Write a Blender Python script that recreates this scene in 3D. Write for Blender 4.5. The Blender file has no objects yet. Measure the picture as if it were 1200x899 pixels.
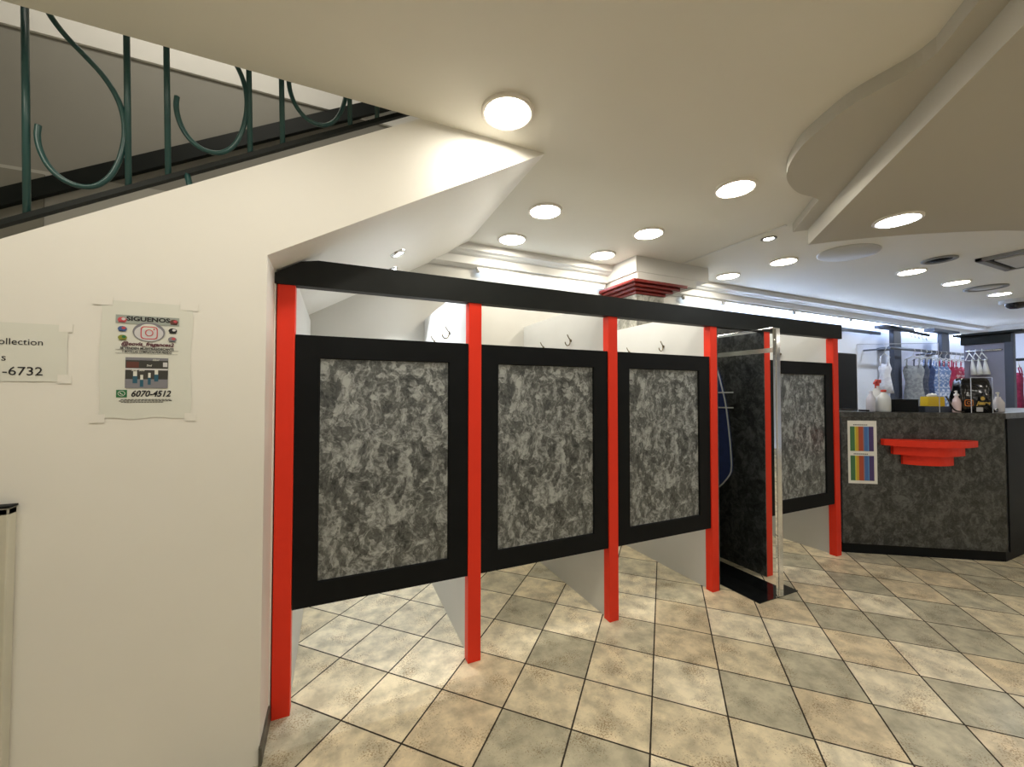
import bpy, bmesh, math, random
from mathutils import Vector, Matrix
random.seed(7)
S = bpy.context.scene
COL = S.collection
PI = math.pi

# ------------------------------------------------------------ camera, world, exposure
cam_d = bpy.data.cameras.new('camera'); cam = bpy.data.objects.new('camera', cam_d); COL.objects.link(cam)
cam_d.sensor_width = 36.0; cam_d.sensor_fit = 'HORIZONTAL'
cam_d.lens = 461.77/1200*36.0
cam_d.clip_start = 0.02; cam_d.clip_end = 100
def set_cam(loc, yaw, pitch, roll):
    a, p, r = map(math.radians, (yaw, pitch, roll))
    F0 = Vector((math.sin(a), math.cos(a), 0)); R0 = Vector((math.cos(a), -math.sin(a), 0)); U0 = Vector((0, 0, 1))
    F = F0*math.cos(p)+U0*math.sin(p); U = U0*math.cos(p)-F0*math.sin(p)
    R = R0*math.cos(r)+U*math.sin(r); U = U*math.cos(r)-R0*math.sin(r)
    M = Matrix((R, U, -F)).transposed().to_4x4(); M.translation = Vector(loc)
    cam.matrix_world = M
set_cam((0, 0, 1.5), 24.02, 1.3247, 0.0711)
S.camera = cam
w = bpy.data.worlds.new('world'); S.world = w; w.use_nodes = True
w.node_tree.nodes['Background'].inputs[0].default_value = (0.9, 0.92, 1, 1)
w.node_tree.nodes['Background'].inputs[1].default_value = 0.15
S.view_settings.view_transform = 'Standard'; S.view_settings.look = 'None'
S.view_settings.gamma = 1.0; S.view_settings.use_curve_mapping = False
S.view_settings.exposure = 1.65
S.cycles.use_denoising = True
S.cycles.max_bounces = 10; S.cycles.diffuse_bounces = 6; S.cycles.glossy_bounces = 5
S.cycles.transmission_bounces = 8; S.cycles.transparent_max_bounces = 10
S.cycles.sample_clamp_indirect = 6.0
LAMP = 25.0       # recessed warm downlights
TUBE = 2.6        # cold wall tubes
SPOT = 20.0       # small cold spots under the stair

# added fill lights: one unseen behind the camera, one above to brighten the stairwell
def area(name, loc, target, sx, sy, e, col):
    d = bpy.data.lights.new(name, 'AREA'); d.shape = 'RECTANGLE'; d.size = sx; d.size_y = sy; d.energy = e; d.color = col
    o = bpy.data.objects.new(name, d); COL.objects.link(o); o.location = loc
    o.rotation_euler = (Vector(target)-Vector(loc)).to_track_quat('-Z', 'Y').to_euler(); return o
area('front_fill_light', (1.2, -4.1, 1.45), (1.2, 0, 1.45), 5.5, 2.3, 4, (.97, .98, 1.0))
area('stairwell_fill_light', (-1.0, 2.15, 4.9), (-.8, 3.4, 3.6), .9, .6, 6.5, (1.0, .93, .80))

# ------------------------------------------------------------ materials
def nodes(name):
    m = bpy.data.materials.new(name); m.use_nodes = True
    nt = m.node_tree; return m, nt, nt.nodes['Principled BSDF']
def N(nt, t, **kw):
    n = nt.nodes.new(t)
    for k, v in kw.items(): setattr(n, k, v)
    return n
def mat(name, col, rough=0.5, metal=0.0, spec=0.5, coat=0.0, var=0.04, vscale=6.0, bump=0.0, bscale=60.0):
    m, nt, b = nodes(name); L = nt.links
    b.inputs['Roughness'].default_value = rough; b.inputs['Metallic'].default_value = metal
    b.inputs['Specular IOR Level'].default_value = spec; b.inputs['Coat Weight'].default_value = coat
    tc = N(nt, 'ShaderNodeTexCoord'); no = N(nt, 'ShaderNodeTexNoise'); no.inputs['Scale'].default_value = vscale
    no.inputs['Detail'].default_value = 4
    L.new(tc.outputs['Object'], no.inputs['Vector'])
    r = N(nt, 'ShaderNodeValToRGB')
    r.color_ramp.elements[0].color = (*[c*(1-var) for c in col], 1); r.color_ramp.elements[1].color = (*[min(1, c*(1+var)) for c in col], 1)
    r.color_ramp.elements[0].position = .3; r.color_ramp.elements[1].position = .7
    L.new(no.outputs['Fac'], r.inputs[0]); L.new(r.outputs[0], b.inputs['Base Color'])
    if bump:
        n2 = N(nt, 'ShaderNodeTexNoise'); n2.inputs['Scale'].default_value = bscale; n2.inputs['Detail'].default_value = 3
        L.new(tc.outputs['Object'], n2.inputs['Vector'])
        bp = N(nt, 'ShaderNodeBump'); bp.inputs['Strength'].default_value = bump; bp.inputs['Distance'].default_value = .01
        L.new(n2.outputs['Fac'], bp.inputs['Height']); L.new(bp.outputs[0], b.inputs['Normal'])
    return m
def emis(name, col, strength):
    m, nt, b = nodes(name)
    b.inputs['Base Color'].default_value = (*col, 1); b.inputs['Emission Color'].default_value = (*col, 1)
    b.inputs['Emission Strength'].default_value = strength
    return m
def marble(name, cols, scale=3.2, rough=.3):
    """trowelled plaster: smeared overlapping grey strokes"""
    m, nt, b = nodes(name); L = nt.links
    b.inputs['Roughness'].default_value = rough
    tc = N(nt, 'ShaderNodeTexCoord')
    w1 = N(nt, 'ShaderNodeTexNoise'); w1.inputs['Scale'].default_value = scale*1.6; w1.inputs['Detail'].default_value = 3
    L.new(tc.outputs['Object'], w1.inputs['Vector'])
    mx = N(nt, 'ShaderNodeMix', data_type='VECTOR'); mx.inputs[0].default_value = .10
    L.new(tc.outputs['Object'], mx.inputs[4]); L.new(w1.outputs['Color'], mx.inputs[5])
    acc = None
    def add(sock, wt):
        nonlocal acc
        ma = N(nt, 'ShaderNodeMath', operation='MULTIPLY'); ma.inputs[1].default_value = wt; L.new(sock, ma.inputs[0])
        if acc is None: acc = ma
        else:
            ad = N(nt, 'ShaderNodeMath', operation='ADD'); L.new(acc.outputs[0], ad.inputs[0]); L.new(ma.outputs[0], ad.inputs[1]); acc = ad
    for sc, di, wt in [(scale*1.2, 2.0, .14), (scale*3.4, 2.6, .38), (scale*8.5, 1.8, .34)]:
        n = N(nt, 'ShaderNodeTexNoise'); n.inputs['Scale'].default_value = sc; n.inputs['Detail'].default_value = 6
        n.inputs['Distortion'].default_value = di; n.inputs['Roughness'].default_value = .6
        L.new(mx.outputs[1], n.inputs['Vector']); add(n.outputs['Fac'], wt)
    # overlapping trowel strokes: warped cells, each smeared in its own direction
    for sc, wt, off in [(scale*5.0, .30, 0.0), (scale*10, .26, 3.7)]:
        mp = N(nt, 'ShaderNodeMapping'); mp.inputs['Location'].default_value = (off, off*.5, off*.3)
        mp.inputs['Rotation'].default_value = (0, .7+off, 0); mp.inputs['Scale'].default_value = (1, 1, .62)
        L.new(mx.outputs[1], mp.inputs[0])
        vo = N(nt, 'ShaderNodeTexVoronoi'); vo.feature = 'F1'; vo.inputs['Scale'].default_value = sc; vo.inputs['Detail'].default_value = 1.0
        L.new(mp.outputs[0], vo.inputs['Vector'])
        sp = N(nt, 'ShaderNodeSeparateColor'); L.new(vo.outputs['Color'], sp.inputs[0]); add(sp.outputs[0], wt*.42)
    r = N(nt, 'ShaderNodeValToRGB'); e = r.color_ramp.elements
    e[0].position = .43; e[0].color = (*cols[0], 1); e[1].position = .74; e[1].color = (*cols[2], 1)
    x = e.new(.575); x.color = (*cols[1], 1)
    L.new(acc.outputs[0], r.inputs[0]); L.new(r.outputs[0], b.inputs['Base Color'])
    return m

M = {}
M['wall'] = mat('wall_paint', (.80, .785, .735), .55, var=.02, vscale=2, bump=.05, bscale=14)
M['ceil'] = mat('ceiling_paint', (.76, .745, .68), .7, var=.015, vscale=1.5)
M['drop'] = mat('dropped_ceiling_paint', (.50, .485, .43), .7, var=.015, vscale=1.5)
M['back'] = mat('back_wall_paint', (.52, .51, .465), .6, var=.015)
M['bright'] = mat('tube_washed_wall', (.86, .90, 1.0), .5, var=.01)  # cold brightness of the tube wash is put into this wall colour
M['tube2'] = emis('bright_led_tube', (.58, .72, 1.0), TUBE*3.5)
M['cove'] = mat('cove_paint', (.66, .655, .62), .6, var=.015)
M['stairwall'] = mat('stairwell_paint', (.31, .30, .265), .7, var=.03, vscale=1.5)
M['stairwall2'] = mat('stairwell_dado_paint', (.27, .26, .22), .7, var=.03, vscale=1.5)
M['frieze'] = mat('stairwell_frieze_paint', (.88, .87, .83), .7, var=.02)
M['step'] = mat('stair_concrete', (.42, .39, .34), .7, var=.05)
M['red'] = mat('red_lacquer', (.78, .035, .012), .42, spec=.3, var=.03)
M['darkred'] = mat('dark_red_lacquer', (.17, .010, .007), .35, var=.05)
M['black'] = mat('black_laminate', (.004, .005, .006), .55, spec=.16, var=.2)
M['header'] = mat('black_header_laminate', (.011, .013, .013), .5, spec=.22, var=.15)
M['white'] = mat('white_laminate', (.62, .63, .62), .4, var=.015)
M['cream'] = mat('cream_partition_paint', (.80, .78, .69), .5, var=.015)
M['marble'] = marble('grey_trowelled_plaster', [(.022, .026, .026), (.105, .112, .109), (.38, .40, .395)], 4.6)
M['marbledk'] = marble('charcoal_trowelled_plaster', [(.008, .009, .009), (.034, .036, .035), (.105, .11, .105)], 4.0)
M['marblelt'] = marble('pale_grey_plaster', [(.10, .10, .09), (.23, .23, .2), (.42, .41, .36)], 3.2)
M['chrome'] = mat('chrome', (.75, .76, .77), .14, metal=1, var=.05)
M['bronze'] = mat('dull_bronze', (.16, .13, .08), .4, metal=.6)
M['mirror'] = mat('mirror_glass', (.80, .82, .82), .01, metal=1, var=0)
M['mirrorband'] = mat('mirror_clear_tape', (.52, .55, .50), .25, metal=.7, var=.03)
M['gloss'] = mat('gloss_black_acrylic', (.008, .009, .010), .08, var=.1)
M['green'] = mat('dark_teal_enamel', (.022, .075, .072), .33, var=.12)
M['blackiron'] = mat('black_iron', (.005, .008, .007), .55, spec=.3, var=.2)
M['paper'] = mat('paper', (.71, .72, .66), .35, var=.02)
M['ink'] = mat('ink', (.012, .012, .015), .6)
M['inkbrown'] = mat('ink_plum', (.10, .018, .035), .6)
M['skirt'] = mat('grey_skirting', (.10, .095, .075), .5)
M['lampring'] = mat('lamp_trim', (.80, .76, .70), .45)
M['warm'] = emis('warm_diffuser', (1.0, .93, .80), LAMP)
M['cold'] = emis('cold_diffuser', (.86, .92, 1.0), LAMP)
M['cold2'] = emis('strong_cold_diffuser', (.80, .89, 1.0), LAMP*3)
M['tube'] = emis('led_tube', (.68, .82, 1.0), TUBE)
M['spot'] = emis('spot_lens', (.92, .95, 1.0), SPOT)
M['grille'] = mat('grey_grille', (.22, .22, .21), .5)
M['plate'] = mat('ceiling_plate', (.50, .50, .48), .5)
M['navy'] = mat('navy_cloth', (.05, .08, .26), .8, var=.12, vscale=20)
M['trimwhite'] = mat('white_piping', (.75, .78, .82), .6)
M['metalgrey'] = mat('grey_metal_frame', (.060, .072, .10), .45, metal=.2)
M['railgrey'] = mat('brushed_rail', (.16, .18, .22), .4, metal=.5)
M['panelgrey'] = mat('lilac_grey_panel', (.22, .22, .28), .5)
M['plastic'] = mat('white_plastic', (.72, .72, .68), .35)
M['redplastic'] = mat('red_plastic', (.62, .05, .03), .35)
M['yellow'] = mat('yellow_card', (.74, .50, .02), .5)
M['blackplastic'] = mat('black_plastic', (.006, .006, .007), .22)
M['gold'] = mat('gold_print', (.75, .50, .10), .35, metal=.4)
M['orange'] = mat('orange_print', (.70, .22, .04), .5)
M['clearbottle'] = mat('cloudy_bottle', (.62, .60, .64), .15)
M['tan'] = mat('tan_panel', (.44, .42, .34), .5)
def glassy():
    m, nt, b = nodes('clear_acrylic'); L = nt.links
    out = nt.nodes['Material Output']
    tr = N(nt, 'ShaderNodeBsdfTransparent'); tr.inputs[0].default_value = (.95, .96, .98, 1)
    gl = N(nt, 'ShaderNodeBsdfGlossy'); gl.inputs['Roughness'].default_value = .03
    fr = N(nt, 'ShaderNodeFresnel'); fr.inputs[0].default_value = 1.12
    mx = N(nt, 'ShaderNodeMixShader')
    L.new(fr.outputs[0], mx.inputs[0]); L.new(tr.outputs[0], mx.inputs[1]); L.new(gl.outputs[0], mx.inputs[2])
    L.new(mx.outputs[0], out.inputs[0]); return m
M['acrylic'] = glassy()
M['acryledge'] = mat('acrylic_edge', (.60, .66, .78), .2)

TILE = .3311; GU = .3368; GV = -.1847
def floor_mat():
    m, nt, b = nodes('rustic_floor_tile'); L = nt.links
    at = N(nt, 'ShaderNodeAttribute'); at.attribute_name = 'tone'
    tc = N(nt, 'ShaderNodeTexCoord')
    # grout: distance to the lattice
    mp = N(nt, 'ShaderNodeMapping'); mp.vector_type = 'POINT'
    # u=(x+y)/sqrt2/TILE-GU ; v=(x-y)/sqrt2/TILE-GV
    sx = N(nt, 'ShaderNodeSeparateXYZ'); L.new(tc.outputs['Object'], sx.inputs[0])
    def M2(op, a, bb):
        n = N(nt, 'ShaderNodeMath', operation=op)
        for i, q in enumerate((a, bb)):
            if q is None: continue
            if isinstance(q, (int, float)): n.inputs[i].default_value = q
            else: L.new(q, n.inputs[i])
        return n.outputs[0]
    k = 1/math.sqrt(2)/TILE
    u = M2('SUBTRACT', M2('MULTIPLY', M2('ADD', sx.outputs[0], sx.outputs[1]), k), GU-20)
    v = M2('SUBTRACT', M2('MULTIPLY', M2('SUBTRACT', sx.outputs[0], sx.outputs[1]), k), GV-20)
    nz = N(nt, 'ShaderNodeTexNoise'); nz.inputs['Scale'].default_value = 45; L.new(tc.outputs['Object'], nz.inputs['Vector'])
    wob = M2('MULTIPLY', M2('SUBTRACT', nz.outputs['Fac'], .5), .006)
    def edge(x):
        f = M2('FRACT', x, None); return M2('MINIMUM', f, M2('SUBTRACT', 1, f))
    d = M2('ADD', M2('MINIMUM', edge(u), edge(v)), wob)
    g = N(nt, 'ShaderNodeMapRange'); g.inputs['From Min'].default_value = .009; g.inputs['From Max'].default_value = .014
    L.new(d, g.inputs['Value'])
    # mottling
    n1 = N(nt, 'ShaderNodeTexNoise'); n1.inputs['Scale'].default_value = 9; n1.inputs['Detail'].default_value = 6; n1.inputs['Roughness'].default_value = .6
    L.new(tc.outputs['Object'], n1.inputs['Vector'])
    r1 = N(nt, 'ShaderNodeValToRGB'); r1.color_ramp.elements[0].position = .34; r1.color_ramp.elements[0].color = (.66, .66, .64, 1)
    r1.color_ramp.elements[1].position = .62; r1.color_ramp.elements[1].color = (1.12, 1.11, 1.08, 1)
    L.new(n1.outputs['Fac'], r1.inputs[0])
    mul = N(nt, 'ShaderNodeMix', data_type='RGBA', blend_type='MULTIPLY'); mul.inputs[0].default_value = 1
    L.new(at.outputs['Color'], mul.inputs[6]); L.new(r1.outputs[0], mul.inputs[7])
    # pitting
    n2 = N(nt, 'ShaderNodeTexNoise'); n2.inputs['Scale'].default_value = 130; n2.inputs['Detail'].default_value = 4; n2.inputs['Roughness'].default_value = .7
    L.new(tc.outputs['Object'], n2.inputs['Vector'])
    n3 = N(nt, 'ShaderNodeTexNoise'); n3.inputs['Scale'].default_value = 6.5; n3.inputs['Detail'].default_value = 2
    L.new(tc.outputs['Object'], n3.inputs['Vector'])
    pit = M2('ADD', n2.outputs['Fac'], M2('MULTIPLY', M2('SUBTRACT', n3.outputs['Fac'], .5), .55))
    pr = N(nt, 'ShaderNodeMapRange'); pr.inputs['From Min'].default_value = .575; pr.inputs['From Max'].default_value = .66
    L.new(pit, pr.inputs['Value'])
    dk = N(nt, 'ShaderNodeMix', data_type='RGBA', blend_type='MULTIPLY'); dk.inputs[7].default_value = (.55, .47, .38, 1)
    L.new(pr.outputs[0], dk.inputs[0]); L.new(mul.outputs[2], dk.inputs[6])
    fin = N(nt, 'ShaderNodeMix', data_type='RGBA'); fin.inputs[6].default_value = (.030, .022, .014, 1)
    L.new(g.outputs[0], fin.inputs[0]); L.new(dk.outputs[2], fin.inputs[7])
    L.new(fin.outputs[2], b.inputs['Base Color'])
    rr = N(nt, 'ShaderNodeMapRange'); rr.inputs['To Min'].default_value = .9; rr.inputs['To Max'].default_value = .36
    L.new(g.outputs[0], rr.inputs['Value']); L.new(rr.outputs[0], b.inputs['Roughness'])
    b.inputs['Specular IOR Level'].default_value = .35
    bp = N(nt, 'ShaderNodeBump'); bp.inputs['Strength'].default_value = .35; bp.inputs['Distance'].default_value = .002
    hh = M2('SUBTRACT', g.outputs[0], M2('MULTIPLY', pr.outputs[0], .3))
    L.new(hh, bp.inputs['Height']); L.new(bp.outputs[0], b.inputs['Normal'])
    return m
M['floor'] = floor_mat()

# ------------------------------------------------------------ builders
def BM(): return bmesh.new()
def box(bm, x0, x1, y0, y1, z0, z1, bev=0.0, rot=None, piv=None):
    r = bmesh.ops.create_cube(bm, size=1)
    vs = r['verts']
    for v in vs:
        v.co = Vector((x0+(v.co.x+.5)*(x1-x0), y0+(v.co.y+.5)*(y1-y0), z0+(v.co.z+.5)*(z1-z0)))
    if bev:
        es = list({e for v in vs for e in v.link_edges})
        rb = bmesh.ops.bevel(bm, geom=es, offset=bev, segments=2, affect='EDGES', profile=.5)
        vs = list({v for f in rb['faces'] for v in f.verts} | {v for v in vs if v.is_valid})
    if rot is not None:
        bmesh.ops.rotate(bm, verts=[v for v in vs if v.is_valid], cent=piv, matrix=rot)
    return [v for v in vs if v.is_valid]
def prism(bm, poly, z0, z1):
    lo = [bm.verts.new((x, y, z0)) for x, y in poly]; hi = [bm.verts.new((x, y, z1)) for x, y in poly]
    n = len(poly); bm.faces.new(lo[::-1]); bm.faces.new(hi)
    for i in range(n): bm.faces.new((lo[i], lo[(i+1) % n], hi[(i+1) % n], hi[i]))
    bmesh.ops.recalc_face_normals(bm, faces=bm.faces[:])
def prism_y(bm, poly, y0, y1):
    lo = [bm.verts.new((x, y0, z)) for x, z in poly]; hi = [bm.verts.new((x, y1, z)) for x, z in poly]
    n = len(poly); bm.faces.new(lo[::-1]); bm.faces.new(hi)
    for i in range(n): bm.faces.new((lo[i], lo[(i+1) % n], hi[(i+1) % n], hi[i]))
    bmesh.ops.recalc_face_normals(bm, faces=bm.faces[:])
def prism_x(bm, poly, x0, x1):
    lo = [bm.verts.new((x0, y, z)) for y, z in poly]; hi = [bm.verts.new((x1, y, z)) for y, z in poly]
    n = len(poly); bm.faces.new(lo[::-1]); bm.faces.new(hi)
    for i in range(n): bm.faces.new((lo[i], lo[(i+1) % n], hi[(i+1) % n], hi[i]))
    bmesh.ops.recalc_face_normals(bm, faces=bm.faces[:])
def tube(bm, pts, r, seg=10, closed_ends=True):
    pts = [Vector(p) for p in pts]; rings = []
    up = None
    for i, p in enumerate(pts):
        t = (pts[min(i+1, len(pts)-1)]-pts[max(i-1, 0)]).normalized()
        if up is None:
            up = Vector((0, 0, 1)) if abs(t.z) < .9 else Vector((1, 0, 0))
        a = (up-t*up.dot(t)).normalized(); b = t.cross(a); up = a
        rr = r[i] if isinstance(r, (list, tuple)) else r
        rings.append([bm.verts.new(p+a*rr*math.cos(2*PI*k/seg)+b*rr*math.sin(2*PI*k/seg)) for k in range(seg)])
    for i in range(len(rings)-1):
        for k in range(seg):
            f = bm.faces.new((rings[i][k], rings[i][(k+1) % seg], rings[i+1][(k+1) % seg], rings[i+1][k])); f.smooth = True
    if closed_ends: bm.faces.new(rings[0][::-1]); bm.faces.new(rings[-1])
def lathe(bm, c, prof, seg=32, axis='z', sx=1, sy=1):
    c = Vector(c); rings = []
    for r, z in prof:
        if r < 1e-6: rings.append([bm.verts.new(c+Vector((0, 0, z)))])
        else: rings.append([bm.verts.new(c+Vector((r*sx*math.cos(2*PI*k/seg), r*sy*math.sin(2*PI*k/seg), z))) for k in range(seg)])
    for i in range(len(rings)-1):
        A, B = rings[i], rings[i+1]
        for k in range(seg):
            k2 = (k+1) % seg
            if len(A) == 1 and len(B) == 1: continue
            if len(A) == 1: f = bm.faces.new((A[0], B[k2], B[k]))
            elif len(B) == 1: f = bm.faces.new((A[k], A[k2], B[0]))
            else: f = bm.faces.new((A[k], A[k2], B[k2], B[k]))
            f.smooth = True
    bmesh.ops.recalc_face_normals(bm, faces=bm.faces[:])
def wloc(o):
    v = Vector((0, 0, 0))
    while o is not None: v += o.location; o = o.parent
    return v
def obj(name, bm, m, parent=None, origin=None):
    me = bpy.data.meshes.new(name); org = wloc(parent) if parent else (Vector(origin) if origin is not None else Vector((0, 0, 0)))
    for v in bm.verts: v.co -= org
    bm.to_mesh(me); bm.free()
    if m is not None: me.materials.append(m)
    o = bpy.data.objects.new(name, me); COL.objects.link(o)
    if parent: o.parent = parent
    else: o.location = org
    return o
def tag(o, label=None, cat=None, group=None, kind=None):
    if label: o['label'] = label
    if cat: o['category'] = cat
    if group: o['group'] = group
    if kind: o['kind'] = kind
    return o
def thing(name, label, cat, loc, group=None):
    o = bpy.data.objects.new(name, None); COL.objects.link(o); o.location = loc; o.empty_display_size = .1
    return tag(o, label, cat, group)
def struct(name, bm, m, label=None, cat=None):
    return tag(obj(name, bm, m), label, cat, None, 'structure')
def copy_tree(o, loc=None, parent=None):
    c = o.copy(); COL.objects.link(c); c.parent = parent
    if loc is not None: c.location = loc
    for ch in o.children: copy_tree(ch, None, c)
    return c
def text(name, s, size, loc, rx, m, parent, align='LEFT', sx=1.0, shear=0.0, ext=.0004, bold=0.0, rz=0.0):
    """lettering as a mesh; loc in world; the text faces -Y before rz"""
    cu = bpy.data.curves.new(name, 'FONT'); cu.body = s; cu.size = size; cu.align_x = align; cu.extrude = ext
    cu.shear = shear; cu.offset = bold; cu.resolution_u = 3
    to = bpy.data.objects.new(name+'_tmp', cu); COL.objects.link(to)
    dg = bpy.context.evaluated_depsgraph_get()
    me = bpy.data.meshes.new_from_object(to.evaluated_get(dg)); bpy.data.objects.remove(to)
    R = Matrix.Rotation(rz, 4, 'Z') @ Matrix.Rotation(PI/2, 4, 'X') @ Matrix.Diagonal((sx, 1, 1, 1))
    me.transform(Matrix.Translation(Vector(loc)-wloc(parent)) @ R)
    me.materials.clear(); me.materials.append(m)
    o = bpy.data.objects.new(name, me); COL.objects.link(o); o.parent = parent
    return o

# ------------------------------------------------------------ key measures (metres)
ZC = 2.825          # ceiling
YW = 1.895          # face of the stair wall
YR = 2.119          # front of the booth row
YB = 3.46           # back wall
XL, XR, YF = -3.2, 12.0, -4.2

# ------------------------------------------------------------ floor
bm = BM(); lay = bm.loops.layers.float_color.new('tone')
tones = {'g': (.53, .495, .37), 'b': (.78, .69, .495), 't': (.73, .62, .43), 'l': (.88, .80, .61), 'h': (.63, .58, .43)}
fixed = {(6, 1): 'g', (4, -1): 'g', (7, 2): 'g', (9, 3): 'g', (6, 3): 'g', (7, 4): 'g', (10, 5): 'g', (9, 5): 'g', (11, 4): 'g', (12, 3): 'g',
         (7, -1): 'h', (10, -1): 'h', (12, 7): 'g', (6, -2): 'g', (4, -2): 'g', (7, -3): 'g', (8, -4): 'h', (9, 0): 'h',
         (7, 0): 't', (8, 0): 't', (10, 3): 't', (8, 3): 't', (6, 2): 't', (11, 5): 't', (8, 5): 't', (6, 4): 't', (12, 4): 't', (9, 2): 't', (9, 1): 't',
         (4, -3): 't', (5, -1): 'b', (5, 0): 'b', (8, 2): 'l', (7, 3): 'l', (10, 4): 'l', (8, 4): 'l', (11, 3): 'l', (5, 2): 'l', (8, 1): 'l', (5, 1): 'b',
         (9, 4): 'g', (7, 1): 'b', (6, 0): 'l', (6, -1): 'b', (5, -2): 'b', (5, -3): 't', (11, 6): 'h', (9, -1): 'l', (8, -1): 'l', (8, -2): 'l', (12, 6): 't',
         (6, -5): 'l', (6, -4): 'l', (6, -3): 'l', (7, -4): 'l', (7, -6): 'l', (5, -5): 'l', (5, -6): 'l', (4, -5): 'b', (4, -6): 'b', (6, -6): 'l', (8, -5): 'l', (7, -5): 'l', (5, -4): 'l', (7, -2): 'l'}
rng = random.Random(3)
for a in range(-22, 34):
    for b_ in range(-20, 30):
        us = [(a+GU)*TILE, (a+1+GU)*TILE]; vs_ = [(b_+GV)*TILE, (b_+1+GV)*TILE]
        cx = (sum(us)/2+sum(vs_)/2)/2**.5; cy = (sum(us)/2-sum(vs_)/2)/2**.5
        k = fixed.get((a, b_)) or rng.choice('bbbltghb')
        jit = 1+rng.uniform(-.05, .05)
        if not (XL-.1 < cx < XR+.2 and YF-.1 < cy < YB+.15): continue
        pts = [(us[0], vs_[0]), (us[1], vs_[0]), (us[1], vs_[1]), (us[0], vs_[1])]
        f = bm.faces.new([bm.verts.new(((u+v)/2**.5, (u-v)/2**.5, 0)) for u, v in pts])
        if f.normal.z < 0: pass
        for lp in f.loops: lp[lay] = (*[c*jit for c in tones[k]], 1)
bmesh.ops.remove_doubles(bm, verts=bm.verts[:], dist=.0005)
bmesh.ops.recalc_face_normals(bm, faces=bm.faces[:])
bm.faces.ensure_lookup_table()
if bm.faces[0].normal.z < 0: bmesh.ops.reverse_faces(bm, faces=bm.faces[:])
struct('floor', bm, M['floor'])

# ------------------------------------------------------------ ceiling, cove, walls
SX0 = 1.042         # where the stair soffit meets the ceiling
bm = BM()
box(bm, XL-.2, XR+.2, YF-.2, YW, ZC, ZC+.22)
box(bm, SX0-.001, XR+.2, YW, YB+.2, ZC, ZC+.22)
struct('ceiling', bm, M['ceil'])
# stepped cove along the back wall
prof = [(3.30, ZC+.0), (3.30, 2.765), (3.335, 2.755), (3.345, 2.745), (3.385, 2.735), (3.385, 2.665), (3.42, 2.65), (YB, 2.645), (YB, ZC)]
prof = [(y, z) for y, z in prof]
def cove_run(name, x0, x1):
    bm = BM(); prism_x(bm, prof, x0, x1); struct(name, bm, M['cove'])
cove_run('trim_1', .66, 2.62)
cove_run('trim_2', 3.60, XR)
# the cove turns and runs along the far end wall
bm = BM(); prism_y(bm, [(XR-(YB-y), z) for y, z in prof], YF, YB); struct('trim_3', bm, M['cove'])
# boxed ceiling around the column
bm = BM(); box(bm, 2.62, 3.60, 2.95, YB, 2.67, ZC, .003); box(bm, 2.64, 3.42, 2.955, YB, 2.59, 2.672, .003); struct('trim_4', bm, M['cove'])
# thin step line in the ceiling between the dropped panel and the column box
bm = BM(); box(bm, 3.21, 3.235, 1.93, 2.95, ZC-.008, ZC+.01); struct('trim_5', bm, M['cove'])

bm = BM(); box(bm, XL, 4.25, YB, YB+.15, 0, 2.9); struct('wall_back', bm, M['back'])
bm = BM(); box(bm, 4.25, XR+.2, YB, YB+.15, 0, 2.9); struct('wall_display', bm, M['bright'])  # separate piece so its colour can carry the tube wash
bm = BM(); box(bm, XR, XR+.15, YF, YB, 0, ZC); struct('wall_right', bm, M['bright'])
bm = BM(); box(bm, XL-.15, XR+.15, YF-.15, YF, 0, ZC); struct('wall_front', bm, M['wall'])
bm = BM(); box(bm, XL-.15, XL, YF, YB+.15, 0, 5.2); struct('wall_left', bm, M['wall'])

# stair wall: solid below the flight, slanted stringer above the opening
st = .5835
zt = lambda x: 2.013+st*(x+1.035)          # top edge of the stringer
zs = lambda x: 2.064+.577*(x+.277)          # soffit
T = .085
xe = -1.035+(ZC-2.013)/st
bm = BM()
prism_y(bm, [(XL, 0), (-.268, 0), (-.268, zs(-.268)), (SX0, ZC), (xe, ZC), (XL, max(.05, zt(XL)))], YW, YW+T)
struct('wall_stair', bm, M['wall'])
# return from the stair wall back to the first booth post, closing the space under the stair
bm = BM()
prism_y(bm, [(-.40, 0), (-.268, 0), (-.268, zs(-.268)+.01), (-.40, zs(-.40)+.01)], YW+T, YR+.0)
prism_y(bm, [(-.40, 0), (-.262, 0), (-.262, zs(-.262)+.01), (-.40, zs(-.40)+.01)], YR, YB)
struct('wall_return', bm, M['wall'])
# sloping flight: soffit slab with steps on top
pts = [(XL, max(0.02, zs(XL)))]
xs0 = -2.95
poly = [(SX0, ZC-.001), (xs0, zs(xs0))]
x = xs0; z = zs(xs0)+.12
poly.append((x, z))
while x < SX0-.30 and z < ZC+.3:
    z += .17; poly.append((x, z)); x += .17/.577; poly.append((x, z))
poly.append((SX0-.002, z)); poly[0] = (SX0-.002, ZC-.001)

bm = BM(); prism_y(bm, poly, YW+T, YB); struct('stair_flight', bm, M['wall'], 'white painted underside of the staircase slab with its steps', 'staircase')
# skirting at the foot of the stair wall and of its return
bm = BM(); box(bm, -.27, -.258, YW-.012, YR-.002, 0, .075, .002); struct('baseboard_stair', bm, M['skirt'])

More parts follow.
